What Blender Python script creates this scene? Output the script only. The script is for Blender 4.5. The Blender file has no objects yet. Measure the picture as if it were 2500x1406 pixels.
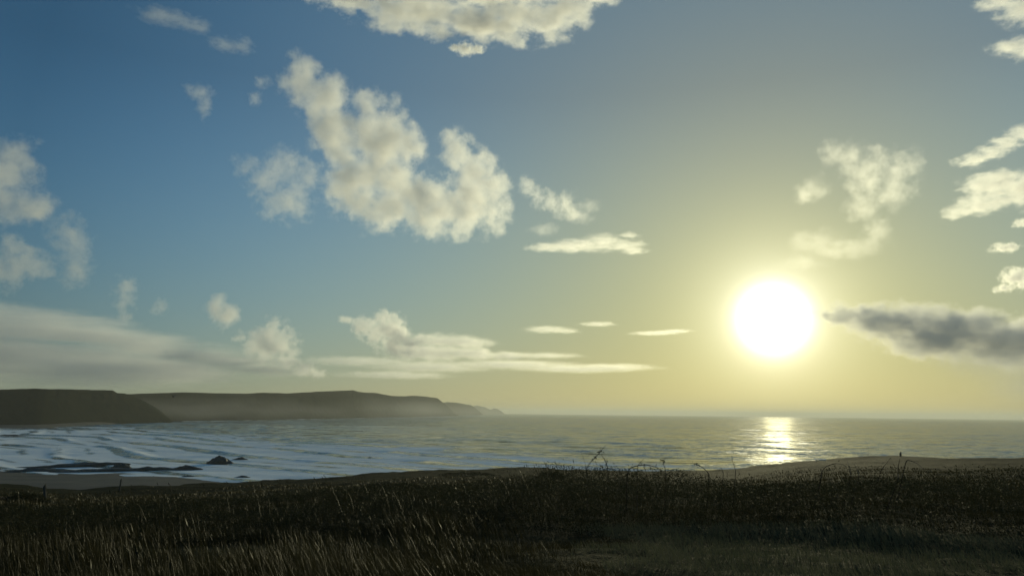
import bpy, math, random
import numpy as np
from mathutils import Matrix, Vector

rng = np.random.default_rng(11)
random.seed(5)
scene = bpy.context.scene
COL = scene.collection

# ------------------------------------------------------------------ camera
PW, PH, FPX = 2500.0, 1406.0, 1812.0          # the photograph's frame and focal length in its own pixels
EYE = np.array([0.0, 0.0, 25.0])              # 25 m above the sea
PITCH = math.atan((1008 - 703) / FPX)
ROLL = -math.atan(14 / 1250.0)
FWD = np.array([0, math.cos(PITCH), math.sin(PITCH)])
RGT0 = np.array([1.0, 0, 0])
UP0 = np.cross(RGT0, FWD)
RGT = math.cos(ROLL) * RGT0 - math.sin(ROLL) * UP0
UPV = math.sin(ROLL) * RGT0 + math.cos(ROLL) * UP0


def ray(x, y):
    d = FWD + RGT * ((x - PW / 2) / FPX) - UPV * ((y - PH / 2) / FPX)
    return d / np.linalg.norm(d)


def azel(x, y):
    d = ray(x, y)
    return math.degrees(math.atan2(d[0], d[1])), math.degrees(math.asin(d[2]))


cam_data = bpy.data.cameras.new('camera')
cam_data.lens = 36 * FPX / PW
cam_data.sensor_width = 36
cam_data.clip_start = 0.1
cam_data.clip_end = 200000
cam = bpy.data.objects.new('camera', cam_data)
COL.objects.link(cam)
cam.matrix_world = Matrix(((RGT[0], UPV[0], -FWD[0], EYE[0]), (RGT[1], UPV[1], -FWD[1], EYE[1]), (RGT[2], UPV[2], -FWD[2], EYE[2]), (0, 0, 0, 1)))
scene.camera = cam

# ------------------------------------------------------------------ sky and sun
SUN_AZ, SUN_EL = azel(1888, 780)
SUN_DIR = ray(1888, 780)
world = bpy.data.worlds.new('World')
scene.world = world
world.use_nodes = True


class NT:
    """small helper for building node trees"""
    def __init__(self, tree):
        self.t = tree

    def n(self, kind, **kw):
        nd = self.t.nodes.new(kind)
        for k, v in kw.items():
            setattr(nd, k, v)
        return nd

    def put(self, sock, v):
        if hasattr(v, 'is_output'):
            self.t.links.new(v, sock)
        else:
            sock.default_value = v

    def m(self, op, a, b=0.0, c=0.0, clamp=False):
        nd = self.n('ShaderNodeMath', operation=op, use_clamp=clamp)
        for s, v in zip(nd.inputs, (a, b, c)):
            self.put(s, v)
        return nd.outputs[0]

    def v(self, op, a, b=(0, 0, 0), c=(0, 0, 0), out=0):
        nd = self.n('ShaderNodeVectorMath', operation=op)
        self.put(nd.inputs[0], a)
        self.put(nd.inputs[1], b)
        if op == 'MULTIPLY_ADD':
            self.put(nd.inputs[2], c)
        return nd.outputs['Value'] if out else nd.outputs[0]

    def noise(self, vec, scale, detail=4, rough=.55, dist=0.0, lac=2.0, out='Fac'):
        nd = self.n('ShaderNodeTexNoise')
        self.put(nd.inputs['Vector'], vec)
        nd.inputs['Scale'].default_value = scale
        nd.inputs['Detail'].default_value = detail
        nd.inputs['Roughness'].default_value = rough
        nd.inputs['Lacunarity'].default_value = lac
        nd.inputs['Distortion'].default_value = dist
        return nd.outputs[out]

    def ramp(self, fac, pts):
        nd = self.n('ShaderNodeValToRGB')
        e = nd.color_ramp.elements
        while len(e) < len(pts):
            e.new(0.5)
        for k, (p, c) in enumerate(pts):
            e[k].position = p
            e[k].color = (c[0], c[1], c[2], 1)
        self.put(nd.inputs[0], fac)
        return nd.outputs[0]

    def mr(self, v, a, b, c=0.0, d=1.0, smooth=False):
        nd = self.n('ShaderNodeMapRange', interpolation_type='SMOOTHSTEP' if smooth else 'LINEAR')
        for s, x in zip(nd.inputs, (v, a, b, c, d)):
            self.put(s, x)
        return nd.outputs[0]

    def mix(self, f, a, b):
        nd = self.n('ShaderNodeMix', data_type='RGBA')
        self.put(nd.inputs[0], f)
        self.put(nd.inputs[6], a)
        self.put(nd.inputs[7], b)
        return nd.outputs[2]


g = NT(world.node_tree)
bg = world.node_tree.nodes['Background']
sky = g.n('ShaderNodeTexSky', sky_type='NISHITA', sun_disc=False)
sky.sun_elevation = math.radians(SUN_EL)
sky.sun_rotation = math.radians(SUN_AZ)
sky.altitude = 25
sky.air_density = 1.0
sky.dust_density = 1.0
sky.ozone_density = 1.0
vec = g.v('NORMALIZE', g.n('ShaderNodeTexCoord').outputs['Generated'])
sep = g.n('ShaderNodeSeparateXYZ')
g.put(sep.inputs[0], vec)
elev = g.m('MULTIPLY', g.m('ARCSINE', sep.outputs[2]), 180 / math.pi / 30)
elev = g.m('MINIMUM', g.m('MAXIMUM', elev, 0.0), 0.8)
ang = g.m('MULTIPLY', g.m('ARCCOSINE', g.m('MINIMUM', g.v('DOT_PRODUCT', vec, tuple(SUN_DIR), out=1), 1.0)), 180 / math.pi)
theta = g.m('MINIMUM', g.m('DIVIDE', ang, 60.0), 0.9)
# humid evening air: the clear-sky colours compressed and pulled towards yellow-green round the sun
COEF = [(-1.37, -0.167, 1.961, -0.024, -2.544, -1.775), (-1.438, 0.558, 2.075, -0.883, -2.246, -0.676), (-2.269, 1.984, 3.323, -1.697, -2.675, -0.652)]
rgb = g.n('ShaderNodeSeparateColor')
g.put(rgb.inputs[0], sky.outputs[0])
comb = g.n('ShaderNodeCombineColor')
WHITE = g.m('MULTIPLY', 4.5, g.m('EXPONENT', g.m('MULTIPLY', -1.0, g.m('POWER', g.m('DIVIDE', ang, 1.66), 2.0))))
for c in range(3):
    b0, b1, b2, b3, b4, b5 = COEF[c]
    s1 = g.m('ADD', b0, g.m('MULTIPLY', elev, g.m('ADD', b1, g.m('MULTIPLY', elev, b3))))
    s2 = g.m('MULTIPLY', theta, g.m('ADD', g.m('ADD', b2, g.m('MULTIPLY', elev, b5)), g.m('MULTIPLY', theta, b4)))
    base = g.m('MULTIPLY', g.m('POWER', g.m('MULTIPLY', rgb.outputs[c], 0.1), 0.25), g.m('EXPONENT', g.m('ADD', s1, s2)))
    aur = g.m('ADD', g.m('MULTIPLY', (0.62, 0.57, 0.25)[c], g.m('EXPONENT', g.m('DIVIDE', ang, -5.8))), g.m('MULTIPLY', (1.5, 1.5, 1.4)[c], g.m('EXPONENT', g.m('DIVIDE', ang, -2.0))))
    wide = g.m('MULTIPLY', (0.085, 0.075, 0.012)[c], g.m('EXPONENT', g.m('DIVIDE', ang, -14.0)))
    tot = g.m('ADD', g.m('ADD', g.m('ADD', base, wide), aur), g.m('MULTIPLY', WHITE, (1.0, 1.0, 1.0)[c]))
    g.put(comb.inputs[c], g.m('MULTIPLY', tot, 10.0))
g.put(bg.inputs['Color'], comb.outputs[0])
bg.inputs['Strength'].default_value = 0.1

sun_data = bpy.data.lights.new('sun', 'SUN')
sun_data.energy = 2.4
sun_data.angle = math.radians(0.53)
sun_data.color = (1.0, 0.92, 0.56)
sun = bpy.data.objects.new('sun', sun_data)
COL.objects.link(sun)
sun.location = (300, 800, 300)
sun.rotation_euler = Vector(-SUN_DIR).to_track_quat('-Z', 'Y').to_euler()

scene.view_settings.view_transform = 'Standard'
scene.view_settings.look = 'None'
scene.view_settings.exposure = 0.0
scene.view_settings.gamma = 1.0
cy = scene.cycles
cy.max_bounces = 8
cy.diffuse_bounces = 3
cy.glossy_bounces = 3
cy.volume_bounces = 3
cy.transmission_bounces = 4
cy.transparent_max_bounces = 8
cy.volume_step_rate = 3.0
cy.volume_max_steps = 256
cy.adaptive_threshold = 0.02
cy.caustics_reflective = False
cy.caustics_refractive = False
cy.sample_clamp_direct = 1.6
cy.sample_clamp_indirect = 3.0


def tag(o, label, category, group=None, kind=None):
    o['label'] = label
    if category:
        o['category'] = category
    if group:
        o['group'] = group
    if kind:
        o['kind'] = kind
    return o


def new_mat(name):
    m = bpy.data.materials.new(name)
    m.use_nodes = True
    t = m.node_tree
    t.nodes.clear()
    return m, NT(t), t.nodes.new('ShaderNodeOutputMaterial')


# ------------------------------------------------------------------ numpy noise and mesh helpers
_perm = np.random.default_rng(3).permutation(4096)


def _h(ix, iy, s):
    return _perm[(_perm[(ix + s * 131) & 4095] + iy) & 4095] / 4095.0


def vnoise(x, y, s=0):
    ix = np.floor(x).astype(np.int64); iy = np.floor(y).astype(np.int64)
    fx = x - ix; fy = y - iy
    fx = fx * fx * fx * (fx * (fx * 6 - 15) + 10); fy = fy * fy * fy * (fy * (fy * 6 - 15) + 10)
    a = _h(ix, iy, s); b = _h(ix + 1, iy, s); c = _h(ix, iy + 1, s); d = _h(ix + 1, iy + 1, s)
    return (a + (b - a) * fx) * (1 - fy) + (c + (d - c) * fx) * fy


def fbm(x, y, s=0, octv=4, gain=.5):
    t = 0; a = 1.0; n = 0
    for k in range(octv):
        t = t + a * vnoise(x * 2 ** k + 17.3 * k, y * 2 ** k - 9.1 * k, s + k)
        n += a; a *= gain
    return t / n * 2 - 1


def sstep(a, b, x):
    t = np.clip((x - a) / (b - a), 0, 1)
    return t * t * (3 - 2 * t)


def mesh_obj(name, co, faces, mat, parent=None, smooth=True, attrs=None):
    """faces: int array (n,3) or (n,4), or a list of them"""
    me = bpy.data.meshes.new(name)
    co = np.asarray(co, dtype=np.float32)
    fl = faces if isinstance(faces, list) else [faces]
    fl = [np.asarray(f, dtype=np.int32) for f in fl if len(f)]
    me.vertices.add(len(co))
    me.vertices.foreach_set('co', co.ravel())
    tot = np.concatenate([np.full(len(f), f.shape[1], dtype=np.int32) for f in fl])
    loops = np.concatenate([f.ravel() for f in fl])
    me.loops.add(len(loops))
    me.polygons.add(len(tot))
    me.loops.foreach_set('vertex_index', loops)
    start = np.concatenate([[0], np.cumsum(tot)[:-1]]).astype(np.int32)
    me.polygons.foreach_set('loop_start', start)
    me.polygons.foreach_set('use_smooth', np.full(len(tot), smooth))
    me.update(calc_edges=True)
    for k, v in (attrs or {}).items():
        at = me.attributes.new(k, 'FLOAT', 'POINT')
        at.data.foreach_set('value', np.asarray(v, dtype=np.float32).ravel())
    if mat:
        me.materials.append(mat)
    o = bpy.data.objects.new(name, me)
    COL.objects.link(o)
    o.parent = parent
    return o


def grid_faces(nr, nc):
    i = np.arange(nr * nc).reshape(nr, nc)
    return np.stack([i[:-1, :-1], i[:-1, 1:], i[1:, 1:], i[1:, :-1]], -1).reshape(-1, 4)


def ground_hit(x, y, z=0.0):
    d = ray(x, y)
    t = (z - EYE[2]) / d[2]
    return EYE + d * t


# ------------------------------------------------------------------ materials
def principled(name, color, rough=.8, spec=.3, bump=None, vary=None, subs=0.0):
    m, N, out = new_mat(name)
    p = N.n('ShaderNodeBsdfPrincipled')
    pos = N.n('ShaderNodeNewGeometry').outputs['Position']
    if vary:
        sc_, c2 = vary
        f = N.mr(N.noise(pos, sc_, 5, .6), .3, .7)
        N.put(p.inputs['Base Color'], N.mix(f, (*color, 1), (*c2, 1)))
    else:
        p.inputs['Base Color'].default_value = (*color, 1)
    p.inputs['Roughness'].default_value = rough
    p.inputs['Specular IOR Level'].default_value = spec
    if bump:
        b = N.n('ShaderNodeBump')
        b.inputs['Strength'].default_value = bump[1]
        b.inputs['Distance'].default_value = bump[2]
        N.put(b.inputs['Height'], N.noise(pos, bump[0], 6, .6))
        N.put(p.inputs['Normal'], b.outputs[0])
    N.t.links.new(p.outputs[0], out.inputs['Surface'])
    return m


def leafy(name, c1, c2, scale, rough=.5, spec=.4, trans=.45):
    """thin leaves or blades: part of the light comes through"""
    m, N, out = new_mat(name)
    pos = N.n('ShaderNodeNewGeometry').outputs['Position']
    f = N.mr(N.noise(pos, scale, 3, .6), .3, .7)
    col = N.mix(f, (*c1, 1), (*c2, 1))
    p = N.n('ShaderNodeBsdfPrincipled')
    N.put(p.inputs['Base Color'], col)
    p.inputs['Roughness'].default_value = rough
    p.inputs['Specular IOR Level'].default_value = spec
    t = N.n('ShaderNodeBsdfTranslucent')
    N.put(t.inputs[0], col)
    mx = N.n('ShaderNodeMixShader')
    mx.inputs[0].default_value = trans
    N.t.links.new(p.outputs[0], mx.inputs[1])
    N.t.links.new(t.outputs[0], mx.inputs[2])
    N.t.links.new(mx.outputs[0], out.inputs['Surface'])
    return m


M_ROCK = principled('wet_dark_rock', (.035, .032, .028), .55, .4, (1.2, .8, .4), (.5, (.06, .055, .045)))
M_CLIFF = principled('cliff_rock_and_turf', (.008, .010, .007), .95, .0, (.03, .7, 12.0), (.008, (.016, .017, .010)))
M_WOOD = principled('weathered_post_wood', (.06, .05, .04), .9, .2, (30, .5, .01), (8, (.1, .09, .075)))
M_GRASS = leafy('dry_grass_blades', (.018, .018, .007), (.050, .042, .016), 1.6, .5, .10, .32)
M_VERGE_GLARE = leafy('verge_grass_painted_glare', (.07, .08, .048), (.13, .13, .08), 1.1, .7, .04, .3)  # grass colour raised to paint in the veiling glare over this corner
M_BRAMBLE = leafy('bramble_leaves', (.018, .022, .012), (.042, .042, .022), 3.0, .65, .03, .3)
M_STEM = principled('bramble_stems', (.03, .024, .018), .6, .3)
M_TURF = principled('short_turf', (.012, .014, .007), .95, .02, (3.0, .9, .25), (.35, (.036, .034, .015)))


SLOPES = (1.3, 1.5, .6, .9)


def sea_material():
    m, N, out = new_mat('sea_water')
    pos = N.n('ShaderNodeNewGeometry').outputs['Position']
    foam_at = N.n('ShaderNodeAttribute', attribute_name='foam').outputs['Fac']
    # the wind-roughened surface mirrors the sky broadly; a few smooth facets flash the sun
    body = N.n('ShaderNodeBsdfDiffuse'); body.inputs['Color'].default_value = (.11, .12, .10, 1)
    mirror = N.n('ShaderNodeBsdfGlossy'); mirror.inputs['Color'].default_value = (.78, .77, .70, 1); mirror.inputs['Roughness'].default_value = .07
    # slopes of the wind chop and the ripples on top of the modelled swell
    c0 = N.noise(N.v('MULTIPLY', pos, (.007, .02, 0)), 1.0, 4, .65, out='Color')
    c1 = N.noise(N.v('MULTIPLY', pos, (.045, .085, 0)), 1.0, 4, .6, out='Color')
    c2 = N.noise(N.v('MULTIPLY', pos, (.30, .55, 0)), 1.0, 4, .6, out='Color')
    c3 = N.noise(N.v('MULTIPLY', pos, (2.3, 3.0, 0)), 1.0, 2, .5, out='Color')
    def slope(c, k):
        return N.v('MULTIPLY', N.v('SUBTRACT', c, (.5, .5, .5)), (k, k, 0))
    nrm0 = N.n('ShaderNodeNewGeometry').outputs['Normal']
    nrm = N.v('NORMALIZE', N.v('ADD', nrm0, N.v('ADD', N.v('ADD', slope(c0, SLOPES[3]), slope(c1, SLOPES[0])), N.v('ADD', slope(c2, SLOPES[1]), slope(c3, SLOPES[2])))))
    for nd in (body, mirror):
        N.put(nd.inputs['Normal'], nrm)
    w2 = N.n('ShaderNodeMixShader'); w2.inputs[0].default_value = .6
    N.t.links.new(body.outputs[0], w2.inputs[1]); N.t.links.new(mirror.outputs[0], w2.inputs[2])
    # broken foam: streaky lace where the surf has been, solid on the breaking crests
    st = N.v('MULTIPLY', pos, (.045, .14, 0))
    lace = N.noise(st, 1.0, 7, .62, dist=.6)
    fine = N.noise(N.v('MULTIPLY', pos, (.35, .8, 0)), 1.0, 5, .65)
    pat = N.m('ADD', N.m('MULTIPLY', lace, .75), N.m('MULTIPLY', fine, .35))
    th = N.m('SUBTRACT', 1.0, N.m('MULTIPLY', foam_at, .60))
    cov = N.mr(N.m('SUBTRACT', pat, th), -.14, .22, 0, 1, smooth=True)
    d = N.n('ShaderNodeBsdfDiffuse')
    d.inputs['Color'].default_value = (.93, .93, .90, 1)
    N.put(d.inputs['Normal'], N.v('NORMALIZE', N.v('ADD', nrm0, N.v('ADD', slope(c1, .22), slope(c2, .2)))))
    mx = N.n('ShaderNodeMixShader')
    N.put(mx.inputs[0], N.m('MULTIPLY', cov, .95))
    N.t.links.new(w2.outputs[0], mx.inputs[1])
    N.t.links.new(d.outputs[0], mx.inputs[2])
    N.t.links.new(mx.outputs[0], out.inputs['Surface'])
    return m


# ------------------------------------------------------------------ sea
FOAM_AZ = [-46, -34, -29.5, -27, -23, -19.3, -10.6, -1.4, 7.8, 16.6, 25, 34, 46]
FOAM_R = [1050, 1150, 1260, 1260, 980, 790, 690, 500, 425, 395, 330, 300, 290]


def build_sea():
    nr, nc = 760, 860
    r = np.concatenate([np.geomspace(150, 1400, 560), np.geomspace(1400, 39500, nr - 560 + 1)[1:]])
    az = np.radians(np.linspace(-52, 52, nc))
    R, A = np.meshgrid(r, az, indexing='ij')
    x = R * np.sin(A); y = R * np.cos(A)
    # distance travelled towards the beach in the bay's left corner; crests bend as they come in
    s = .66 * x + .75 * y + 26 * fbm(x / 170, y / 170, 40, 3) - .00035 * np.clip(x + 200, -400, 400) ** 2
    lam = 38.0
    ph = 2 * np.pi * s / lam
    fr = np.interp(np.degrees(A), FOAM_AZ, FOAM_R)
    edge = fr * (1 + .22 * fbm(x / 70, y / 45, 7, 4))
    surf = 1 - sstep(.80, 1.12, R / edge)
    along = .5 + .5 * fbm((.75 * x - .66 * y) / 85, s / 42, 12, 4) * 2.0
    along = np.clip(along, 0, 1)
    crest = (0.5 + 0.5 * np.cos(ph)) ** 7
    amp = (.2 + 1.0 * along) * (.3 + .7 * sstep(330, 470, R)) * (.25 + .75 * (1 - sstep(1.0, 2.2, R / fr))) * (1 - sstep(1500, 4000, R))
    z = amp * crest
    # long swell rolling in from the open sea, and smaller cross waves
    for k, (wl, dr, a) in enumerate([(95, -8, .42), (62, 12, .32), (41, -20, .24), (27, 6, .18), (19, 25, .12), (13, -15, .08), (9, 8, .05)]):
        c, sn = math.cos(math.radians(dr)), math.sin(math.radians(dr))
        q = (x * sn + y * c) + 14 * fbm(x / 130, y / 130, 60 + k, 2)
        z = z + a * (.55 + .45 * fbm(x / (3 * wl), y / (2 * wl), 80 + k, 2)) * np.sin(2 * np.pi * q / wl + k) * (1 - sstep(60 * wl, 140 * wl, R)) * (1 - .55 * surf)
    z = z * sstep(150, 200, R)
    # foam: lace everywhere in the surf, none on the steep faces looking shoreward, solid along crests that break
    wr = (ph + .62 + np.pi) % (2 * np.pi) - np.pi
    face = np.exp(-(wr / .5) ** 2) * sstep(.28, .55, along)
    foam = surf * (1.2 + .22 * fbm(x / 45, y / 30, 21, 4))
    foam = foam - 2.0 * surf * face
    ph2 = 2 * np.pi * (s + 6 * fbm(x / 60, y / 60, 140, 3)) / 17.0
    foam = foam - .55 * surf * (.5 + .5 * np.cos(ph2)) ** 4 * sstep(.45, .75, .5 + fbm(x / 70, y / 40, 150, 3))
    brk = sstep(.5, .9, crest) * sstep(.42, .7, along) * (.3 + .7 * surf) * (1 - sstep(1.15, 1.5, R / fr))
    foam = np.maximum(foam, brk * 1.0)
    foam = foam + .22 * sstep(.35, .8, fbm(x / 60, y / 26, 27, 4)) * (1 - sstep(1500, 6000, R)) * (1 - surf)
    # foot of the cliffs: a line of white water
    wl = np.interp(np.degrees(A), [-24.5, -23.9, -19.34, -13.63, -7.63, -4.0, -2.5], [1600, 1745, 1950, 2510, 3650, 5480, 6500])
    foam = np.maximum(foam, 1.25 * np.exp(-((R - wl + .012 * wl) / (.020 * wl)) ** 2) * (np.degrees(A) > -24.3) * (np.degrees(A) < -2.5) * (.75 + .25 * fbm(x / 90, y / 90, 33, 3)))
    foam = np.clip(foam, 0, 1.15)
    co = np.stack([x, y, z], -1).reshape(-1, 3)
    o = mesh_obj('sea', co, grid_faces(nr, nc), sea_material(), attrs={'foam': foam})
    tag(o, 'grey green sea with surf rolling into the bay', None, kind='structure')


# ------------------------------------------------------------------ far headlands
def headland(label, skyline, foot, depth, seed, bare=.5):
    sk = [(azel(*p)) for p in skyline]
    ft = [(azel(*p)[0], math.hypot(*ground_hit(*p)[:2])) for p in foot]
    saz = np.array([q[0] for q in sk]); sel = np.array([q[1] for q in sk])
    faz = np.array([q[0] for q in ft]); fr = np.array([q[1] for q in ft])
    n = 260
    a = np.linspace(saz[0], saz[-1], n)
    el = np.interp(a, saz, sel)
    rf = np.interp(a, faz, fr)
    for _ in range(40):
        rf[1:-1] = (rf[:-2] + 2 * rf[1:-1] + rf[2:]) / 4
    rows = []
    tt = np.concatenate([np.linspace(-.06, 1, 26), [1.15, 1.4, 1.8, 2.4, 2.8, 3.0]])
    ar = np.radians(a)
    for t in tt:
        rr = rf + depth * t * (1 + .1 * fbm(a * 2.2, a * 0 + seed, seed, 3))
        ztop = EYE[2] + np.tan(np.radians(el)) * (rf + depth)
        ztop = np.maximum(ztop, 1.0)
        if t <= 1:
            f = np.clip(t, 0, 1)
            prof = np.clip(1 - (1 - f) ** 2.6, 0, 1)
            z = ztop * prof
            rel = 4 * f * (1 - f)
            gul = fbm(a * (rf / 60) * math.pi / 180 * 1.0, a * 0 + t * 3, seed + 3, 4)
            z = z + ztop * .16 * rel * gul
            if t < 0:
                z = np.full_like(a, -3.0)
        elif t < 2.9:
            z = ztop * (1 - .12 * (t - 1))
        else:
            z = np.full_like(a, -4.0)
        rows.append(np.stack([rr * np.sin(ar), rr * np.cos(ar), z], -1))
    co = np.array(rows).reshape(-1, 3)
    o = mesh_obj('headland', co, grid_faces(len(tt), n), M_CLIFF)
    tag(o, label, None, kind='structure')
    return o


def build_headlands():
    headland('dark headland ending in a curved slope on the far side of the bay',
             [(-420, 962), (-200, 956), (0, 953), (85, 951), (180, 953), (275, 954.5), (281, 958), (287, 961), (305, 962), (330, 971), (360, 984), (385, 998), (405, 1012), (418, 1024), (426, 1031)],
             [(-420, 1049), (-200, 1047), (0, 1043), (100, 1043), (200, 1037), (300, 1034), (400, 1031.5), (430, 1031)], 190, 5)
    headland('long flat topped hazy headland reaching out to sea behind the dark one',
             [(230, 970), (300, 963), (345, 960.5), (450, 957.5), (520, 960), (600, 961), (640, 959), (700, 960), (760, 956.5), (800, 954.5), (862, 953), (875, 957), (920, 959), (955, 966), (1020, 968), (1068, 972), (1079, 981), (1093, 992), (1108, 1007), (1119, 1014.5)],
             [(230, 1031), (430, 1028), (600, 1026), (800, 1022), (1000, 1018), (1120, 1015)], 420, 9)
    headland('pale hazy cliff just past the tip of the flat topped headland',
             [(1040, 981), (1085, 982.5), (1105, 982), (1130, 985), (1153, 991), (1166, 1000), (1178, 1010)],
             [(1040, 1013.5), (1110, 1013), (1180, 1012.5)], 700, 21)
    headland('faintest farthest headland with two small humps at the horizon',
             [(1130, 997), (1150, 993), (1165, 989.5), (1180, 992.5), (1193, 998), (1199, 1000), (1207, 996), (1216, 998.5), (1224, 1003.5), (1231, 1009)],
             [(1130, 1011), (1180, 1010.5), (1232, 1010.8)], 900, 33)


# ------------------------------------------------------------------ beaches
M_SAND = principled('wet_sand', (.05, .047, .04), .8, .15, (.5, .4, .1), (.06, (.075, .068, .056)))


def build_beach():
    wl_az = [-52, -33.75, -32.4, -29.3, -26.1, -23.6, -21.7, -19, -15]
    wl_r = [380, 364, 349, 331, 324, 309, 286, 250, 200]
    nr, nc = 60, 160
    az = np.radians(np.linspace(-52, -14, nc))
    t = np.linspace(-1, .25, nr)
    T, A = np.meshgrid(t, az, indexing='ij')
    wl = np.interp(np.degrees(A), wl_az, wl_r)
    R = wl + T * 150
    x = R * np.sin(A); y = R * np.cos(A)
    z = -.028 * (R - wl) + .3 * fbm(x / 14, y / 14, 91, 4) + .22
    z = np.where(T < -.98, -2, z)
    o = mesh_obj('beach', np.stack([x, y, z], -1).reshape(-1, 3), grid_faces(nr, nc), M_SAND)
    tag(o, 'dark wet sand below the grassy slope', None, kind='structure')
    # the far beach under the dark headland
    az = np.radians(np.linspace(-50, -27.5, 80))
    t = np.linspace(0, 1, 14)
    T, A = np.meshgrid(t, az, indexing='ij')
    near = np.interp(np.degrees(A), [-50, -34, -31.8, -29.5, -27.5], [1010, 1085, 1085, 1255, 1420])
    R = near + T * (np.interp(np.degrees(A), [-50, -30, -27.5], [140, 90, 20]))
    z = .1 + 4.2 * T + .3 * fbm(R / 30, A * 60, 31, 3)
    z[0] = -1.0
    o = mesh_obj('beach', np.stack([R * np.sin(A), R * np.cos(A), z], -1).reshape(-1, 3), grid_faces(14, 80), M_SAND)
    tag(o, 'far strip of tan sand at the foot of the dark headland', None, kind='structure')


# ------------------------------------------------------------------ rocks in the surf
def rock(label, x, y, wpx, hpx, seed, flat=.6, peak=.5, group='rocks in the surf'):
    """x, y: where the middle of its waterline stands; wpx, hpx: size as seen from the hill"""
    c = ground_hit(x, y)
    dist = np.linalg.norm(c - EYE)
    w = wpx / FPX * dist; h = hpx / FPX * dist
    nu, nv = 48, 22
    u = np.linspace(0, 2 * np.pi, nu, endpoint=False)
    v = np.linspace(0, 1, nv)
    V, U = np.meshgrid(v, u, indexing='ij')
    rad = (1 - V ** 2.8) ** .7 * (1 + .34 * fbm(np.cos(U) * 1.7 + seed, np.sin(U) * 1.7 + V * 1.5, seed, 4))
    X = rad * np.cos(U) * w / 2
    Y = rad * np.sin(U) * max(w * flat * .5, h)
    sk = 1 - .9 * np.abs(X / (w / 2) - (peak - .5) * 1.6) ** 1.2
    Z = h * V * np.clip(.35 + .65 * sk, .2, 1.2) * (1 + .45 * fbm(X / w * 7 + seed, Y / w * 7, seed + 5, 4))
    Z[0] = -1.2
    X[-1] = X[-1].mean(); Y[-1] = Y[-1].mean(); Z[-1] = Z[-1].mean()
    i = np.arange(nv * nu).reshape(nv, nu)
    j = np.roll(i, -1, 1)
    f = np.stack([i[:-1], j[:-1], j[1:], i[1:]], -1).reshape(-1, 4)
    ca = math.atan2(c[0], c[1])
    co = np.stack([X, Y, Z], -1).reshape(-1, 3)
    o = mesh_obj('rock', co, f, M_ROCK, smooth=False)
    o.location = (c[0], c[1], 0)
    o.rotation_euler = (0, 0, -ca)
    return tag(o, label, 'rock', group)


def build_rocks():
    rock('blocky dark rock standing highest out of the white surf', 538, 1132, 58, 17, 1, .55, .42)
    rock('small low rock just beyond the tall blocky rock', 586, 1122, 34, 6, 2, .5, .6)
    rock('long thin dark ledge farthest up the surf from the sand', 190, 1138, 200, 10, 3, .18, .8)
    rock('low dark hump in the middle of the long reef', 296, 1147, 50, 15, 4, .6, .5)
    rock('long flat reef running along the edge of the sand', 235, 1151, 200, 8, 5, .16, .7)
    rock('flat dark ledge joining the hump to the wide reef end', 375, 1148, 116, 9, 6, .2, .4)
    rock('wide low reef block at the seaward end of the reef', 452, 1146, 68, 10, 7, .4, .6)
    rock('thin dark ledge at the waterline beside the far edge of the sand', 95, 1151, 130, 8, 8, .2, .5)
    rock('small flat rock awash between the reef and the grassy slope', 458, 1165, 36, 5, 9, .4, .5)
    rock('sliver of rock awash nearest the grassy slope', 590, 1166, 38, 5, 10, .3, .5)
    rock('lone speck of rock far out in the breakers', 903, 1119, 12, 4, 11, .6, .5)
    rock('small rock off the foot of the flat topped headland', 781, 1022, 18, 6, 12, .6, .5)
    rock('dark skerry at the tip of the dark headland', 440, 1030.5, 34, 3, 13, .4, .3)
    rock('dark flat boulder lying on the sand close to the grassy slope', 370, 1186, 40, 5, 14, .5, .5)
    rock('dark low ledge in the surf at the picture edge below the far beach', 20, 1065, 70, 4, 15, .2, .5)


# ------------------------------------------------------------------ the hill we look from
SKY_LAND = [(-300, 1183), (0, 1181), (60, 1183), (110, 1191), (200, 1193), (300, 1188), (450, 1184), (600, 1177), (800, 1164), (1000, 1150), (1150, 1146), (1250, 1142), (1330, 1142), (1380, 1147), (1500, 1152),
            (1620, 1151), (1720, 1150), (1800, 1144), (1900, 1133), (2000, 1123), (2100, 1115), (2200, 1113), (2300, 1117.5), (2400, 1117), (2500, 1116), (2800, 1118)]
_l = [azel(*p) for p in SKY_LAND]
LAZ = np.array([q[0] for q in _l]); LEL = np.array([q[1] for q in _l])


def land_edge(az):
    return np.interp(az, [-50, -30, -10, 5, 20, 35, 50], [80, 85, 110, 125, 135, 130, 130])


def land_z(x, y):
    az = np.degrees(np.arctan2(x, y)); d = np.hypot(x, y)
    D = land_edge(az)
    drop = -np.tan(np.radians(np.interp(az, LAZ, LEL))) * D
    t = np.clip((d - 8) / (D - 8), 0, None)
    z = EYE[2] - (1.75 + (drop - 1.75) * np.minimum(t, 1))
    rough = .30 * fbm(x / 7, y / 7, 50, 4) * sstep(6, 14, d) * (1 - .8 * sstep(.75, 1, t)) + .07 * fbm(x / .9, y / .9, 55, 3)
    z = z + rough + (sstep(.55, 1, t) * .35 * fbm(x / 6, y / 6, 58, 3)) * (t < 1.001)
    # over the brow the slope drops away to the shore
    over = np.clip(d - D, 0, None)
    return np.where(d > D, z - over * .42 - .004 * over ** 2, z)


def hedge(az):
    """height of the bramble thicket along the front of the field"""
    return np.interp(az, [-40, -20, -8, 1, 3.5, 6, 10, 16, 22, 30, 40], [.4, .45, .55, .95, 1.6, 1.72, 1.55, .9, .8, 1.0, 1.0])


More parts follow.
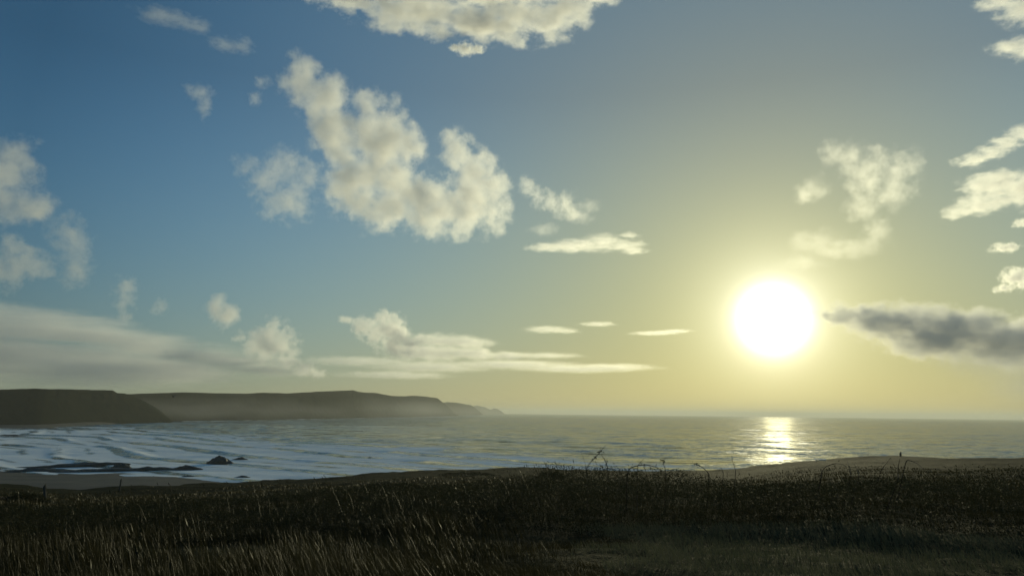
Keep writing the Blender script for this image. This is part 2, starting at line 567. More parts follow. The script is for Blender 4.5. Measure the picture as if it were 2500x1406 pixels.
def build_land():
    nr, nc = 260, 420
    r = np.concatenate([[.5], np.geomspace(3, 190, nr - 1)])
    az = np.radians(np.linspace(-60, 60, nc))
    R, A = np.meshgrid(r, az, indexing='ij')
    # keep a row of points exactly on the brow
    D = land_edge(np.degrees(A))
    x = R * np.sin(A); y = R * np.cos(A)
    z = np.maximum(land_z(x, y), -3)
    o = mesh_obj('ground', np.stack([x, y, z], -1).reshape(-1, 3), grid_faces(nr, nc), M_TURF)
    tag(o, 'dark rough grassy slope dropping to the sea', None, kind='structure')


# ------------------------------------------------------------------ grass, brambles
def blades(bx, by, bz, h, w, lean, leandir, bend):
    n = len(bx)
    base = np.stack([bx, by, bz], -1)
    dirv = np.stack([np.cos(leandir), np.sin(leandir), np.zeros(n)], -1)
    fa = rng.uniform(0, np.pi, n)
    side = np.stack([np.cos(fa), np.sin(fa), np.zeros(n)], -1)
    up = np.array([0, 0, 1.0])
    pts = []
    for t, ww in ((0, 1), (.55, .75), (1, .05)):
        c = base + up * (h * t * (1 - .25 * lean * t))[:, None] + dirv * (h * (lean * t + bend * t * t))[:, None]
        pts += [c - side * (w * ww / 2)[:, None], c + side * (w * ww / 2)[:, None]]
    co = np.stack(pts, 1).reshape(-1, 3)
    i = np.arange(n)[:, None] * 6
    f = np.concatenate([i + np.array([[0, 1, 3, 2]]), i + np.array([[2, 3, 5, 4]])])
    return co, f


def build_grass():
    n = 190000
    az = np.radians(rng.uniform(-40, 40, n))
    d = np.exp(rng.uniform(np.log(6.0), np.log(60), n))
    x = d * np.sin(az); y = d * np.cos(az)
    a = np.degrees(az)
    clump = fbm(x / 1.6, y / 1.6, 70, 3)
    hollow = np.clip(sstep(.02, .3, fbm(x / 4.2 + 3, y / 3.0, 73, 3)) + sstep(-4, 1, a) * (1 - sstep(4, 8, a)) * sstep(8.5, 10, d) * .45, 0, 1) * (1 - sstep(14, 22, d))
    tall = (1 - .7 * hollow) * sstep(2, -6, a) * (1 - sstep(13, 20, d)) * sstep(-.35, .25, clump + .15)
    h = .12 + .10 * rng.random(n) + tall * rng.uniform(.04, .29, n)
    h = h * (1 - .45 * sstep(25, 60, d)) * (.7 + .5 * np.clip(clump + .4, 0, 1))
    # the trodden verge in front of the brambles on the other side is short
    h = np.where((a > 4) & (d < 14), h * .8, h)
    w = np.maximum(.005, .00065 * d) * rng.uniform(.7, 1.3, n)
    lean = rng.uniform(.05, .35, n); bend = rng.uniform(0, .45, n)
    ld = np.pi + rng.normal(0, 1.0, n)
    keep = rng.random(n) > .88 * hollow
    x, y, h, w, lean, ld, bend = (v[keep] for v in (x, y, h, w, lean, ld, bend))
    co, f = blades(x, y, land_z(x, y) - .02, h, w, lean, ld, bend)
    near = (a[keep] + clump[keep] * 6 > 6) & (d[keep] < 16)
    for sel, mt, lab in ((~near, M_GRASS, 'rough dry grass covering the slope'), (near, M_VERGE_GLARE, 'short verge grass with veiling glare painted into its colour, in front of the bramble thicket')):
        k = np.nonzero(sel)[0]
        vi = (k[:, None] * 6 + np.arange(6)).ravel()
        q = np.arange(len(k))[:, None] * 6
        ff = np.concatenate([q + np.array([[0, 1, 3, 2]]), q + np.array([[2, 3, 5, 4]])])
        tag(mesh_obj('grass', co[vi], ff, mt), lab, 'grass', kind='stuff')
    # flowering stalks standing above the leaves
    n = 3000
    az = np.radians(rng.uniform(-40, 40, n)); d = np.exp(rng.uniform(np.log(6.5), np.log(30), n))
    a = np.degrees(az)
    x = d * np.sin(az); y = d * np.cos(az)
    cl = fbm(x / 2.2, y / 2.2, 77, 3)
    keep = ((a < 2) & (d < 18) & (cl > -.15)) | ((d > 15) & (cl > .15))
    x, y, d, az = x[keep], y[keep], d[keep], az[keep]
    n = len(x)
    h = rng.uniform(.35, .75, n) * np.where(d > 15, .8, 1)
    ld = np.pi + rng.normal(0, .5, n)
    lean = rng.uniform(.1, .4, n); bend = rng.uniform(0, .25, n)
    z0 = land_z(x, y) + np.where(d > 15, hedge(np.degrees(az)) * .5, 0)
    co, f = blades(x, y, z0, h, np.maximum(.004, .0004 * d), lean, ld, bend)
    tip = (co[4::6] + co[5::6]) / 2
    mid = (co[2::6] + co[3::6]) / 2
    ax = tip - mid; ax /= np.linalg.norm(ax, axis=1)[:, None]
    hd, hf = [], []
    L = rng.uniform(.05, .11, n)
    for q in range(2):
        fa = rng.uniform(0, np.pi, n)
        sd = np.stack([np.cos(fa), np.sin(fa), 0 * fa], -1) * np.maximum(.009, .0006 * d)[:, None]
        c0 = tip - ax * L[:, None]
        P = np.stack([c0, c0 + ax * (L * .45)[:, None] + sd, tip + ax * (L * .2)[:, None], c0 + ax * (L * .45)[:, None] - sd], 1).reshape(-1, 3)
        hf.append(np.arange(n * 4).reshape(-1, 4) + len(co) + sum(len(k) for k in hd))
        hd.append(P)
    o = mesh_obj('grass', np.concatenate([co] + hd), [np.concatenate([f] + hf)], M_GRASS)
    tag(o, 'tall seeding grass stalks standing above the rough grass', 'grass', kind='stuff')


def leaves(c, size, flat=.5):
    n = len(c)
    a = rng.normal(size=(n, 3)); a[:, 2] *= flat; a /= np.linalg.norm(a, axis=1)[:, None]
    b = np.cross(a, rng.normal(size=(n, 3))); b /= np.linalg.norm(b, axis=1)[:, None]
    s = size[:, None]
    P = np.stack([c - a * s, c + b * s * .55, c + a * s, c - b * s * .55], 1).reshape(-1, 3)
    return P, np.arange(n * 4).reshape(-1, 4)


def build_thicket():
    n = 210000
    a = rng.uniform(-40, 40, n)
    d = np.exp(rng.uniform(np.log(13), np.log(34), n))
    az = np.radians(a)
    x = d * np.sin(az); y = d * np.cos(az)
    mound = .55 + .75 * fbm(x / 2.6, y / 2.6, 63, 4)
    band = sstep(np.where(a > 7, 14.6, 13.0), 17.5, d) * (1 - sstep(24, 33, d))
    H = hedge(a) * np.clip(.5 + .55 * mound, .3, 1.05) * band
    t = rng.random(n) ** .45
    keep = H > .12
    x, y, d, H, t = x[keep], y[keep], d[keep], H[keep], t[keep]
    c = np.stack([x, y, land_z(x, y) + H * t + rng.normal(0, .03, len(x))], -1)
    P, f = leaves(c, rng.uniform(.011, .026, len(x)) * np.maximum(1, d / 20))
    # upright and arching canes inside it
    m = 2600
    k = rng.choice(len(x), m, replace=False)
    co, f2 = blades(x[k], y[k], land_z(x[k], y[k]), H[k] * rng.uniform(.9, 1.35, m), np.full(m, .009), rng.uniform(0, .5, m), rng.uniform(0, 6.28, m), rng.uniform(0, .5, m))
    o = mesh_obj('bramble_thicket', np.concatenate([P, co]), np.concatenate([f, f2 + len(P)]), M_BRAMBLE)
    tag(o, 'dark bramble thicket running along the top of the near bank', 'brambles', kind='stuff')


def tube(pts, r0, r1, ns=6):
    pts = np.asarray(pts, float)
    n = len(pts)
    tg = np.gradient(pts, axis=0); tg /= np.linalg.norm(tg, axis=1)[:, None]
    ref = np.array([0.13, 1, .05])
    s = np.cross(tg, ref); s /= np.linalg.norm(s, axis=1)[:, None]
    b = np.cross(tg, s)
    rr = np.linspace(r0, r1, n)
    an = np.linspace(0, 2 * np.pi, ns, endpoint=False)
    co = (pts[:, None] + rr[:, None, None] * (np.cos(an)[None, :, None] * s[:, None] + np.sin(an)[None, :, None] * b[:, None])).reshape(-1, 3)
    i = np.arange(n * ns).reshape(n, ns); j = np.roll(i, -1, 1)
    return co, np.stack([i[:-1], j[:-1], j[1:], i[1:]], -1).reshape(-1, 4)


def cane(label, dist, path, rad=.011, leafn=0, leafspan=(.3, 1), lsize=.03, side_twigs=0, group='bramble canes above the bank'):
    """path: points (x, y) as seen; the cane stands at that distance and sways in depth"""
    dist += 2.5
    P = []
    for k, (x, y) in enumerate(path):
        q = ray(x, y)
        P.append(EYE + q * (dist + .25 * math.sin(k * 1.3 + path[0][0])) / math.hypot(q[0], q[1]))
    P = np.array(P)
    base = P[0] + np.array([.12, .9, 0])
    base[2] = land_z(base[0], base[1])
    P = np.concatenate([[base], P])
    t = np.linspace(0, 1, len(P)); tt = np.linspace(0, 1, 34)
    C = np.stack([np.interp(tt, t, P[:, i]) for i in range(3)], -1)
    for _ in range(3):
        C[1:-1] = (C[:-2] + 2 * C[1:-1] + C[2:]) / 4
    root = bpy.data.objects.new('bramble_cane', None)
    COL.objects.link(root)
    root.location = base
    tag(root, label, 'bramble', group)
    rad *= 1.2
    co, f = tube(C - base, rad, rad * .35)
    mesh_obj('stem', co, f, M_STEM, root)
    for q in range(side_twigs):
        k = rng.integers(12, 30)
        e = C[k] + np.array([rng.uniform(-.12, .12), rng.uniform(-.1, .1), rng.uniform(.04, .2)])
        co, f = tube(np.linspace(C[k], e, 4) - base, rad * .5, rad * .25, 5)
        mesh_obj('twig', co, f, M_STEM, root)
    if leafn:
        u = rng.uniform(leafspan[0], leafspan[1], leafn)
        c = np.stack([np.interp(u, tt, C[:, i]) for i in range(3)], -1) + rng.normal(0, .035, (leafn, 3)) - base
        for k in range(leafn):
            pp, ff = leaves(c[k:k + 1], np.array([lsize * rng.uniform(.7, 1.4)]))
            # a folded leaf: two halves bent along the rib
            rib = pp[[0, 2]].mean(0)
            mesh_obj('leaf', np.concatenate([pp, [rib + np.array([0, 0, -.008])]]), np.array([[0, 1, 4], [1, 2, 4], [2, 3, 4], [3, 0, 4]]), M_BRAMBLE, root)


def build_canes():
    cane('leafy bramble spray leaning out over the sea, tallest on the bank', 20, [(1432, 1142), (1440, 1130), (1455, 1114), (1466, 1102), (1478, 1087)], .012, 26, (.55, .92), .03, 3)
    cane('bare thin cane standing upright beside the leafy spray', 20.5, [(1432, 1142), (1428, 1128), (1423, 1114), (1420, 1103)], .007)
    cane('bent dark cane just past the leafy spray', 20, [(1484, 1142), (1480, 1130), (1474, 1118), (1468, 1110)], .011, 8, (.3, .6), .03, 2)
    cane('long bramble arch bowing over along the top of the bank', 19.5, [(1530, 1144), (1560, 1135), (1580, 1134), (1600, 1139), (1615, 1147), (1628, 1156)], .014, 5, (.2, .9), .025, 1)
    cane('short straight cane rising from the long bramble arch', 19.5, [(1556, 1138), (1562, 1130), (1572, 1119)], .01)
    cane('stalk with a dark tufted head standing over the gap', 19, [(1626, 1158), (1624, 1142), (1619, 1130), (1617, 1122)], .009, 14, (.78, 1.0), .028, 2)
    cane('leaning cane with a knob of leaves at its tip over the gap', 19, [(1732, 1156), (1715, 1140), (1702, 1134), (1694, 1132)], .011, 9, (.55, 1.0), .025, 1)
    cane('short dark hooked cane in front of the shining water', 18.5, [(1766, 1155), (1763, 1145), (1760, 1141)], .009, 3, (.5, 1), .02)
    cane('slender upright cane in front of the sun glitter', 18.5, [(1796, 1152), (1793, 1138), (1788, 1124), (1786, 1112)], .008, 3, (.4, 1), .02)
    cane('wide bramble arch against the pale field', 18, [(2005, 1166), (2006, 1150), (2016, 1138), (2036, 1131), (2056, 1132), (2068, 1140)], .011, 5, (.3, .9), .022)
    cane('dark forked cane between the two arches', 18, [(2078, 1158), (2074, 1142), (2068, 1126)], .009, 4, (.6, 1), .022, 2)
    cane('straight cane tilted away from the forked cane', 18, [(2098, 1160), (2092, 1144), (2085, 1132)], .009, 2, (.5, 1), .02)
    cane('long thin cane tilted towards the fence post', 18, [(2150, 1150), (2158, 1138), (2168, 1124), (2176, 1116)], .008)
    cane('dark upright cane standing below the fence post', 17, [(2193, 1172), (2192, 1155), (2193, 1138), (2197, 1120)], .011, 3, (.3, .8), .022)
    cane('shallow bramble arch beyond the upright cane', 17.5, [(2212, 1122), (2226, 1125), (2240, 1131), (2256, 1146)], .01, 3, (.3, .9), .02)


def post(label, x, ytop, ybot, dist, w, tilt=0.0):
    q = ray(x, ybot); q = q / math.hypot(q[0], q[1]) * dist
    base = EYE + q
    base[2] = land_z(base[0], base[1]) - .1
    qt = ray(x, ytop); qt = qt / math.hypot(qt[0], qt[1]) * dist
    h = (EYE + qt)[2] - base[2]
    root = bpy.data.objects.new('fence_post', None)
    COL.objects.link(root)
    root.location = base
    root.rotation_euler = (0, tilt, .3)
    tag(root, label, 'post', 'posts on the slope')
    # weathered, slightly tapered stake with a slanted chipped top
    n = 8; rows = []
    for t in np.linspace(0, 1, 7):
        an = np.linspace(0, 2 * np.pi, n, endpoint=False)
        rr = w / 2 * (1 - .12 * t) * (1 + .12 * np.array([random.uniform(-1, 1) for _ in an]))
        rows.append(np.stack([rr * np.cos(an), rr * np.sin(an), h * t + (t == 1) * w * .5 * np.cos(an)], -1))
    co = np.concatenate(rows + [np.array([[0, 0, h]])])
    i = np.arange(7 * n).reshape(7, n); j = np.roll(i, -1, 1)
    f = np.stack([i[:-1], j[:-1], j[1:], i[1:]], -1).reshape(-1, 4)
    cap = np.stack([i[-1], j[-1], np.full(n, 7 * n)], -1)
    mesh_obj('stake', co, [f, cap], M_WOOD, root, smooth=False)
    co, f = tube(np.array([[w * .6 * math.cos(a), w * .6 * math.sin(a), h * .82] for a in np.linspace(0, 6.0, 10)]), .004, .004, 5)
    mesh_obj('wire_loop', co, f, M_STEM, root)


def build_posts():
    post('thin dark stake standing against the wet sand', 292, 1169, 1190, 60, .11, .05)
    post('crooked dark stake at the brow close to the picture edge', 112, 1184, 1206, 40, .14, -.12)
    post('short post on the skyline of the pale field over the sea', 2199, 1105, 1116, 126, .30)


def build_rail():
    q = ray(2003, 1123.5); q = q / math.hypot(q[0], q[1]) * 118
    b = EYE + q
    b[2] = land_z(b[0], b[1])
    root = bpy.data.objects.new('white_rail', None)
    COL.objects.link(root)
    root.location = b
    root.rotation_euler = (0, 0, -math.atan2(q[0], q[1]))
    tag(root, 'short white painted rail low on the brow below the sun', 'rail')
    m = principled('white_paint', (.8, .8, .77), .2, .5, (20, .1, .01))

    def box(name, x0, x1, y0, y1, z0, z1):
        e = .012
        v = np.array([(x, y, z) for z in (z0, z1 - e) for x, y in ((x0, y0), (x1, y0), (x1, y1), (x0, y1))] + [(x, y, z1) for x, y in ((x0 + e, y0 + e), (x1 - e, y0 + e), (x1 - e, y1 - e), (x0 + e, y1 - e))])
        f = [[0, 3, 2, 1], [8, 9, 10, 11]] + [[k, (k + 1) % 4, 4 + (k + 1) % 4, 4 + k] for k in range(4)] + [[4 + k, 4 + (k + 1) % 4, 8 + (k + 1) % 4, 8 + k] for k in range(4)]
        mesh_obj(name, v, np.array(f), m, root, smooth=False)
    box('beam', -.72, .72, -.16, .16, .14, .28)
    for sx in (-.55, .55):
        box('post', sx - .05, sx + .05, -.05, .05, -.3, .138)


def build_bushes():
    """dark mounds of scrub standing out on the field"""
    spots = [('broad dark scrub mound in the middle of the field', 1140, 1166, 150, 66, .55), ('rounded dark bush on the brow beside the bramble bank', 1345, 1158, 70, 60, .6),
             ('low dark scrub patch below the broad mound', 960, 1192, 130, 42, .35), ('dark scrub at the brow beside the crooked stake', 30, 1196, 130, 36, .5)]
    for lab, x, y, wpx, dist, hh in spots:
        q = ray(x, y); q = q / math.hypot(q[0], q[1]) * dist
        b = EYE + q; b[2] = land_z(b[0], b[1]) - .05
        w = wpx / FPX * dist
        root = bpy.data.objects.new('scrub_bush', None)
        COL.objects.link(root)
        root.location = b
        tag(root, lab, 'bush', 'scrub bushes on the field')
        n = 4200
        th = rng.uniform(0, 2 * np.pi, n); rr = np.sqrt(rng.random(n))
        X = rr * np.cos(th); Y = rr * np.sin(th)
        top = np.clip(1 - rr ** 2, 0, 1) ** .6 * (.75 + .5 * fbm(X * 2.5 + x, Y * 2.5, 44, 3))
        Zz = top * rng.random(n) ** .4
        P, f = leaves(np.stack([X * w / 2, Y * w / 2, Zz * hh], -1), rng.uniform(.02, .045, n))
        mesh_obj('foliage', P, f, M_BRAMBLE, root)
        for k in range(5):
            a = rng.uniform(0, 6.28)
            co, f = tube(np.linspace([0, 0, 0], [math.cos(a) * w * .3, math.sin(a) * w * .3, hh * .7], 5), .02, .006, 5)
            mesh_obj('stem', co, f, M_STEM, root)


def build_bird():
    q = ray(423, 968); c = EYE + q * 95
    root = bpy.data.objects.new('bird', None)
    COL.objects.link(root)
    root.location = c
    root.rotation_euler = (0, 0, 1.0)
    tag(root, 'small dark bird flying in front of the hazy headland', 'bird')
    L = .42
    t = np.linspace(0, 1, 12); rad = .055 * np.sin(np.pi * np.clip(t * .92 + .05, 0, 1)) ** .7
    pts = np.stack([np.zeros(12), L * (t - .5), .01 * np.sin(6 * t)], -1)
    an = np.linspace(0, 2 * np.pi, 8, endpoint=False)
    co = (pts[:, None] + rad[:, None, None] * np.stack([np.cos(an), 0 * an, np.sin(an)], -1)[None]).reshape(-1, 3)
    i = np.arange(96).reshape(12, 8); j = np.roll(i, -1, 1)
    mesh_obj('body', co, [np.stack([i[:-1], j[:-1], j[1:], i[1:]], -1).reshape(-1, 4), np.array([i[0][::-1], i[-1]])], M_STEM, root)
    for s in (-1, 1):
        u = np.linspace(0, 1, 8)
        lead = np.stack([s * (.04 + .42 * u), .08 + .06 * np.sin(3 * u) - .16 * u ** 2, .05 + .16 * np.sin(2.0 * u)], -1)
        trail = lead - np.stack([0 * u, .15 * (1 - .75 * u), .01 + 0 * u], -1)
        v = np.concatenate([lead, trail, lead - [0, 0, .012], trail - [0, 0, .008]])
        k = np.arange(7)
        f = np.concatenate([np.stack([k, k + 1, k + 9, k + 8], -1), np.stack([k + 16, k + 24, k + 25, k + 17], -1), np.stack([k, k + 16, k + 17, k + 1], -1), np.stack([k + 8, k + 9, k + 25, k + 24], -1)])
        mesh_obj('wing', v, f, M_STEM, root)
    v = np.array([[-.02, -.17, 0], [.02, -.17, 0], [.07, -.34, .005], [-.07, -.34, .005], [0, -.17, .02], [0, -.34, .02]])
    mesh_obj('tail', v, np.array([[0, 1, 2, 3]]), M_STEM, root)


# ------------------------------------------------------------------ clouds
VOXELS = 1.1e6


def cloud(label, dist, puffs, tau=3.0, amp=1.0, nscale=(1, 1, 1), soft=0.35, gg=0.35, depth=0.8, thr=0.0, seed=0, warp=.25, freq=1.0, blend=.25, vox=2.4, mv=1.0, group='clouds over the bay', rough=.6, albedo=(1, 1, 1)):
    """a cloud of water droplets: puffs (x, y, rx[, ry]) give its lobes; density falls off ragged at the edge"""
    r0 = random.Random(seed)
    P = [(p[0], p[1], p[2], p[3] if len(p) > 3 else p[2]) for p in puffs]
    cx = sum(p[0] * p[2] for p in P) / sum(p[2] for p in P)
    cyy = sum(p[1] * p[2] for p in P) / sum(p[2] for p in P)
    d = ray(cx, cyy)
    X = np.cross(d, (0, 0, 1)); X /= np.linalg.norm(X)
    Z = np.cross(X, d)
    k = dist / FPX * math.sqrt(1 + ((cx - PW / 2) / FPX) ** 2 + ((cyy - PH / 2) / FPX) ** 2) ** -1 * 1.0
    LP = []
    rm = sum(p[2] for p in P) / len(P) * k
    rv = sum(p[3] for p in P) / len(P) * k
    for (x, y, rx, ry) in P:
        q = ray(x, y); q = q / q.dot(d) * dist - d * dist
        LP.append((q.dot(X), r0.uniform(-.5, .5) * depth * rm, q.dot(Z), rx * k, depth * max(rx * .6 + ry * .4, ry) * k, ry * k))
    pad = 1.35
    lo = np.array([min(q[i] - q[i + 3] * pad for q in LP) for i in range(3)])
    hi = np.array([max(q[i] + q[i + 3] * pad for q in LP) for i in range(3)])
    span = hi - lo
    vs = max(vox * .75 * k, (span[0] * span[1] * span[2] / 2.2 / (mv * VOXELS)) ** (1 / 3))
    res = [max(8, int(span[i] / (vs if i != 1 else vs * 2.2))) for i in range(3)]
    ng = bpy.data.node_groups.new('cloud_density', 'GeometryNodeTree')
    ng.interface.new_socket('Geometry', in_out='INPUT', socket_type='NodeSocketGeometry')
    ng.interface.new_socket('Geometry', in_out='OUTPUT', socket_type='NodeSocketGeometry')
    G = NT(ng)
    out = G.n('NodeGroupOutput')
    pos = G.n('GeometryNodeInputPosition').outputs[0]
    off = (r0.uniform(-50, 50), r0.uniform(-50, 50), r0.uniform(-50, 50))
    npos = G.v('MULTIPLY_ADD', pos, tuple(freq * nscale[i] / rv for i in range(3)), off)
    wv = G.noise(npos, 0.9, 2, .5, out='Color')
    wp = G.v('MULTIPLY_ADD', G.v('SUBTRACT', wv, (.5, .5, .5)), (2 * warp * rv / nscale[0], 2 * warp * rv / nscale[1], 2 * warp * rv / nscale[2]), pos)
    acc = None
    for q in LP:
        L = G.v('LENGTH', G.v('MULTIPLY_ADD', wp, (1 / q[3], 1 / q[4], 1 / q[5]), (-q[0] / q[3], -q[1] / q[4], -q[2] / q[5])), out=1)
        acc = L if acc is None else G.m('SMOOTH_MIN', acc, L, blend)
    F = G.m('SUBTRACT', 1.0, acc)
    nz = G.noise(npos, 1.3, 5.5, rough)
    nz = G.m('MULTIPLY', G.m('SUBTRACT', nz, .5), 2 * amp)
    den = G.m('DIVIDE', G.m('SUBTRACT', G.m('ADD', F, nz), thr), soft, clamp=True)
    den = G.m('MULTIPLY', den, G.m('MULTIPLY', G.m('ADD', F, .38), 4.0, clamp=True))
    vc = G.n('GeometryNodeVolumeCube')
    G.put(vc.inputs['Density'], den)
    vc.inputs['Min'].default_value = tuple(lo)
    vc.inputs['Max'].default_value = tuple(hi)
    for i, nme in enumerate(('Resolution X', 'Resolution Y', 'Resolution Z')):
        vc.inputs[nme].default_value = res[i]
    mt, M, mo = new_mat('cloud_droplets')
    pv = M.n('ShaderNodeVolumePrincipled')
    pv.inputs['Color'].default_value = (*albedo, 1)
    pv.inputs['Density'].default_value = tau / (rv * depth)
    pv.inputs['Anisotropy'].default_value = gg
    M.t.links.new(pv.outputs[0], mo.inputs['Volume'])
    sm = G.n('GeometryNodeSetMaterial')
    sm.inputs['Material'].default_value = mt
    G.put(sm.inputs['Geometry'], vc.outputs[0])
    G.put(out.inputs[0], sm.outputs[0])
    vd = bpy.data.volumes.new('cloud')
    vd.materials.append(mt)
    o = bpy.data.objects.new('cloud', vd)
    COL.objects.link(o)
    Y = d
    ctr = EYE + d * dist
    o.matrix_world = Matrix(((X[0], Y[0], Z[0], ctr[0]), (X[1], Y[1], Z[1], ctr[1]), (X[2], Y[2], Z[2], ctr[2]), (0, 0, 0, 1)))
    md = o.modifiers.new('density', 'NODES')
    md.node_group = ng
    return tag(o, label, 'cloud', group)


def build_clouds():
    C = dict(soft=.9, amp=2.0, warp=.6, gg=.62, freq=.85, rough=.76)

    def c(label, dist, puffs, seed, **kw):
        d = dict(C); d.update(kw)
        cloud(label, dist, puffs, seed=seed, **d)

    c('large cream cumulus slanting down across the middle of the sky', 4600,
      [(742, 198, 52), (785, 250, 64), (815, 315, 64), (840, 380, 66), (850, 440, 68), (880, 490, 60), (893, 262, 42), (905, 330, 60), (950, 340, 66), (1000, 345, 45),
       (930, 420, 85), (980, 480, 80), (1060, 505, 80), (1140, 490, 80), (1115, 370, 50), (1160, 410, 58), (1195, 460, 56), (1205, 520, 50), (1140, 545, 48), (940, 500, 60)], 3, tau=1.7, soft=.9, amp=1.9, mv=1.5, freq=.8)
    c('thin ragged cloud beside the large slanting cumulus', 4800, [(695, 405, 48), (650, 440, 50), (745, 430, 44), (715, 490, 55), (600, 405, 28), (670, 500, 44)], 8, tau=.5, soft=1.0, amp=2.2, freq=1.2)
    c('small wisp trailing from the large cumulus towards the sun', 4600, [(1290, 455, 26), (1310, 480, 28), (1345, 495, 26), (1380, 500, 34), (1395, 520, 24)], 9, tau=.6, soft=1.2, amp=2.1)
    c('wide bright cloud cut off by the top of the picture', 4000,
      [(800, -8, 55, 30), (880, 5, 70, 40), (960, 25, 75, 45), (1050, 40, 75, 50), (1150, 55, 80, 48), (1250, 55, 80, 52), (1330, 50, 70, 52), (1395, 20, 60, 45), (1450, -10, 55, 36),
       (1000, -50, 140, 70), (1200, -50, 150, 80), (1360, -50, 110, 60)], 12, tau=1.7, nscale=(.7, 1, 1), depth=.6)
    c('tiny flat cloud just under the wide bright cloud', 4100, [(1112, 118, 16, 10), (1138, 120, 26, 17), (1165, 121, 20, 11)], 14, tau=1.4)
    c('tall puffy cloud at the edge of the picture over the bay', 5200, [(35, 385, 52), (10, 430, 75), (60, 430, 45), (50, 490, 60), (95, 510, 45), (-30, 480, 80)], 17, tau=1.1, mv=.6, soft=1.1)
    c('rounded cloud low at the picture edge under the tall puffy one', 6500, [(25, 610, 38), (50, 645, 50), (85, 660, 38), (0, 655, 55)], 19, tau=.9, soft=1.1)
    c('ragged upright cloud beside the rounded low one', 6400, [(165, 565, 42), (190, 590, 34), (165, 615, 32), (195, 630, 34), (178, 665, 40)], 22, tau=.5, soft=1.2, amp=2.1)
    c('small heart shaped puff alone in the blue', 9000, [(532, 748, 30), (562, 765, 30), (545, 772, 34)], 25, tau=1.3, amp=1.0)
    c('faint shred of cloud above the grey bank', 9000, [(310, 700, 28), (305, 735, 26), (390, 750, 22), (300, 770, 22)], 28, tau=.35, amp=1.9)
    c('faint thin shred high in the dark blue', 4600, [(400, 40, 60, 22), (470, 60, 50, 20), (550, 110, 40, 20), (595, 110, 26, 24)], 31, tau=.22, amp=1.7, nscale=(.7, 1, 1.2))
    c('faint upright shred in the blue beside the slanting cumulus', 4600, [(485, 225, 34, 22), (500, 260, 18, 34), (640, 200, 24, 18), (625, 240, 20, 20)], 33, tau=.3, amp=1.7)
    c('curly cream cloud above the sun', 5200, [(2030, 375, 34), (2080, 390, 44), (2140, 400, 44), (2210, 410, 44), (2120, 440, 46), (2180, 470, 44), (2110, 500, 44), (2140, 560, 34), (1990, 465, 34), (1960, 475, 26)], 36, tau=.38, soft=1.2, amp=2.2, freq=1.0)
    c('slanting feathery cloud at the edge of the picture above the flat one', 5000, [(2380, 390, 45, 18), (2420, 372, 40, 18), (2460, 350, 38, 20), (2500, 325, 40, 22)], 39, tau=.8, soft=1.2, nscale=(.6, 1, 1.3))
    c('broad flat cloud at the picture edge right of the curly one', 5200, [(2390, 455, 40, 32), (2440, 450, 60, 34), (2510, 460, 70, 44), (2400, 495, 60, 26), (2340, 515, 36, 14), (2325, 530, 26, 10)], 41, tau=1.1, soft=1.2, nscale=(.6, 1, 1.2))
    c('bright cloud corner at the upper edge of the picture', 4200, [(2440, 5, 50, 24), (2500, 20, 55, 40), (2480, 108, 60, 20), (2520, 120, 50, 28)], 43, tau=1.0, soft=1.2, nscale=(.7, 1, 1.2))
    c('small broken puffs at the picture edge above the dark cloud', 8000, [(2455, 605, 32, 12), (2480, 675, 34, 22), (2450, 705, 26, 10), (2495, 695, 20, 14), (2495, 545, 22, 12)], 45, tau=1.0)
    c('thin yellow veil of cloud hanging just above the sun', 5600, [(1985, 590, 70, 34), (2050, 610, 80, 30), (2110, 600, 60, 30), (1960, 640, 60, 20)], 70, tau=.22, soft=1.6, amp=1.9, nscale=(.7, 1, 1))
    c('wisp curling off the top of the large slanting cumulus', 4600, [(965, 250, 20, 26), (985, 275, 14, 22), (975, 300, 22, 12)], 72, tau=.35, soft=1.3, amp=2.1)
    c('faint shred drifting past the small wisp towards the sun', 4700, [(1440, 505, 26, 20), (1420, 530, 30, 18), (1330, 560, 36, 16)], 74, tau=.2, soft=1.4, amp=2.1)
    c('dark cloud bank beside the sun with a bright rim', 12000,
      [(2010, 768, 26, 12), (2060, 772, 50, 30), (2120, 782, 66, 46), (2200, 790, 76, 52), (2280, 795, 74, 50), (2350, 805, 70, 50), (2390, 780, 44, 30), (2420, 830, 80, 56), (2500, 840, 80, 56), (2570, 830, 80, 66), (2280, 830, 110, 44)], 48,
      tau=2.1, amp=1.7, soft=.7, gg=.45, nscale=(.75, 1, 1), depth=1.5, warp=.6, freq=1.2, blend=.5)
    c('grey murk hanging below the dark bank at the picture edge', 13500, [(2300, 845, 110, 36), (2400, 865, 130, 60), (2500, 880, 130, 80), (2600, 880, 120, 100), (2520, 940, 120, 44)], 50, tau=1.0, mv=.3, amp=.9, soft=2.2, gg=.2, nscale=(.5, 1, 1), depth=2)
    c('flat lens shaped cloud in the open sky towards the sun', 4000, [(1340, 604, 58, 12), (1410, 600, 64, 17), (1470, 592, 48, 22), (1530, 600, 46, 16), (1550, 612, 34, 10), (1535, 574, 28, 7)], 52, tau=.6, nscale=(.45, 1, 1.2), vox=1.8, soft=1.6, amp=1.8)
    c('thin flat streak nearest the sun above the horizon', 15000, [(1600, 813, 60, 6), (1650, 808, 40, 5)], 54, tau=.3, soft=1.6, nscale=(.3, 1, 1.2), vox=1.8)
    c('pair of thin flat streaks halfway to the sun', 15000, [(1335, 804, 56, 9), (1380, 808, 36, 6), (1460, 791, 44, 6)], 56, tau=.35, soft=1.6, nscale=(.35, 1, 1.2), vox=1.8)
    c('little towering cumulus low over the far headland', 15000, [(930, 778, 26), (955, 800, 38), (915, 805, 34), (965, 835, 44), (880, 800, 26), (850, 782, 24, 14), (1000, 845, 44, 28)], 58, tau=1.4, freq=.9)
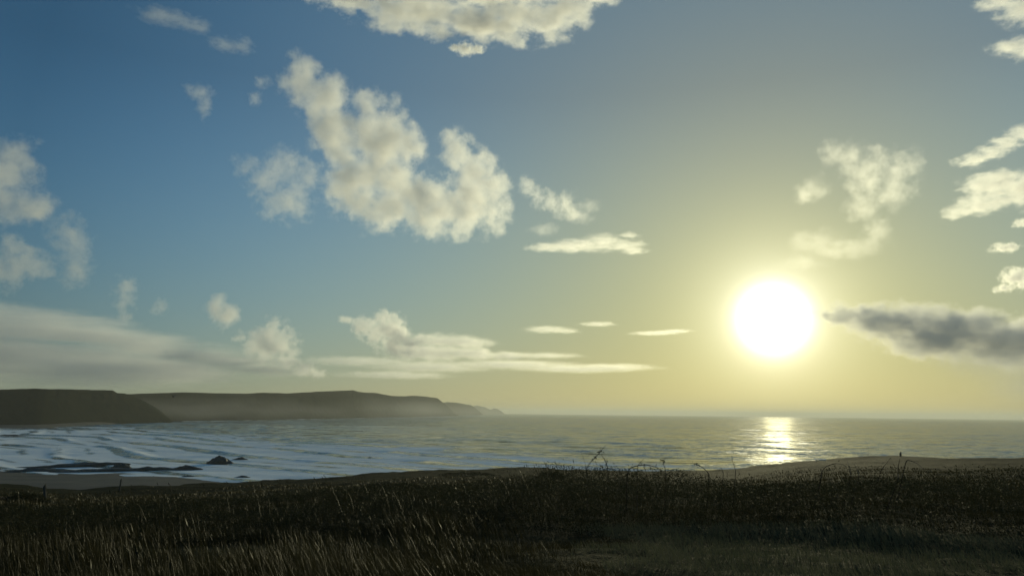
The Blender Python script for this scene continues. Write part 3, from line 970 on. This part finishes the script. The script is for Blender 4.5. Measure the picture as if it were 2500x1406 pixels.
    c('flattened cloud trailing from the little towering cumulus', 16000, [(1070, 832, 70, 20), (1140, 836, 70, 16), (1050, 860, 90, 22), (1150, 862, 80, 16), (1230, 868, 70, 10)], 60, tau=.45, amp=1.9, nscale=(.4, 1, 1.2))
    c('pale swelling cloud over the end of the grey bank', 16000, [(672, 812, 36), (650, 840, 46), (695, 845, 40), (625, 855, 40, 30), (585, 820, 14, 16)], 62, tau=1.1)
    c('small slanting puff close above the far headland', 17000, [(745, 900, 34, 20), (775, 912, 28, 14), (705, 885, 40, 14)], 64, tau=.7)
    c('long low streaks of cloud over the sea horizon', 18000, [(880, 882, 130, 12), (1050, 895, 150, 14), (1250, 890, 160, 12), (1400, 900, 150, 10), (1330, 868, 90, 8), (1500, 896, 120, 9), (960, 915, 140, 10)], 66, tau=.28, soft=1.8, nscale=(.25, 1, 1.2), amp=1.8, vox=2.6, mv=.6)
    c('long grey cloud bank sloping down behind the dark headland', 15000,
      [(-60, 790, 170, 50), (90, 795, 160, 44), (220, 815, 150, 44), (340, 842, 140, 38), (450, 864, 120, 30), (560, 885, 110, 22), (0, 870, 220, 70), (200, 890, 220, 56), (400, 905, 200, 44), (640, 902, 120, 18)], 68,
      tau=.85, mv=.9, amp=1.6, soft=1.1, nscale=(.15, .6, 1.6), gg=.4, depth=1.5, warp=.3, vox=3.0)


# ------------------------------------------------------------------ haze over the sea
def build_haze():
    v = np.array([(x, y, z) for x in (-33000, 33000) for y in (-300, 40000) for z in (-5, 165)], float)
    f = np.array([[0, 1, 3, 2], [4, 6, 7, 5], [0, 4, 5, 1], [2, 3, 7, 6], [0, 2, 6, 4], [1, 5, 7, 3]])
    m, N, out = new_mat('sea_haze')
    p = N.n('ShaderNodeVolumePrincipled')
    p.inputs['Color'].default_value = (.88, .89, .79, 1)
    p.inputs['Density'].default_value = 7.5e-5
    p.inputs['Anisotropy'].default_value = .25
    N.t.links.new(p.outputs[0], out.inputs['Volume'])
    o = mesh_obj('haze', v, f, m, smooth=False)
    tag(o, 'thin salty haze over the bay and the sea', 'haze', kind='stuff')


def build_spray():
    for lab, dist, puffs, tau, depth, seed in (
            ('white sea spray drifting along the outer foot of the flat topped headland', 3300,
             [(800, 1008, 110, 30), (900, 1004, 120, 36), (1000, 1002, 110, 34), (1080, 1003, 90, 26), (1150, 1004, 80, 16)], .17, 4, 77),
            ('thin spray hanging in front of the inner cliffs of the flat topped headland', 1715,
             [(330, 1000, 110, 30), (450, 1000, 120, 36), (570, 1000, 130, 38), (690, 1002, 130, 36), (800, 1005, 110, 28)], .075, 1.2, 78)):
        o = cloud(lab, dist, puffs, tau=tau, amp=.6, soft=1.6, gg=.25, nscale=(.25, .3, 1), depth=depth, warp=.3, vox=4, mv=.2, seed=seed)
        o.name = 'sea_spray'
        o['category'] = 'spray'
        o['kind'] = 'stuff'
        del o['group']


build_sea()
build_headlands()
build_beach()
build_land()
build_haze()
build_spray()
build_rocks()
build_posts()
build_rail()
build_bushes()
build_thicket()
build_grass()
build_canes()
build_bird()
build_clouds()
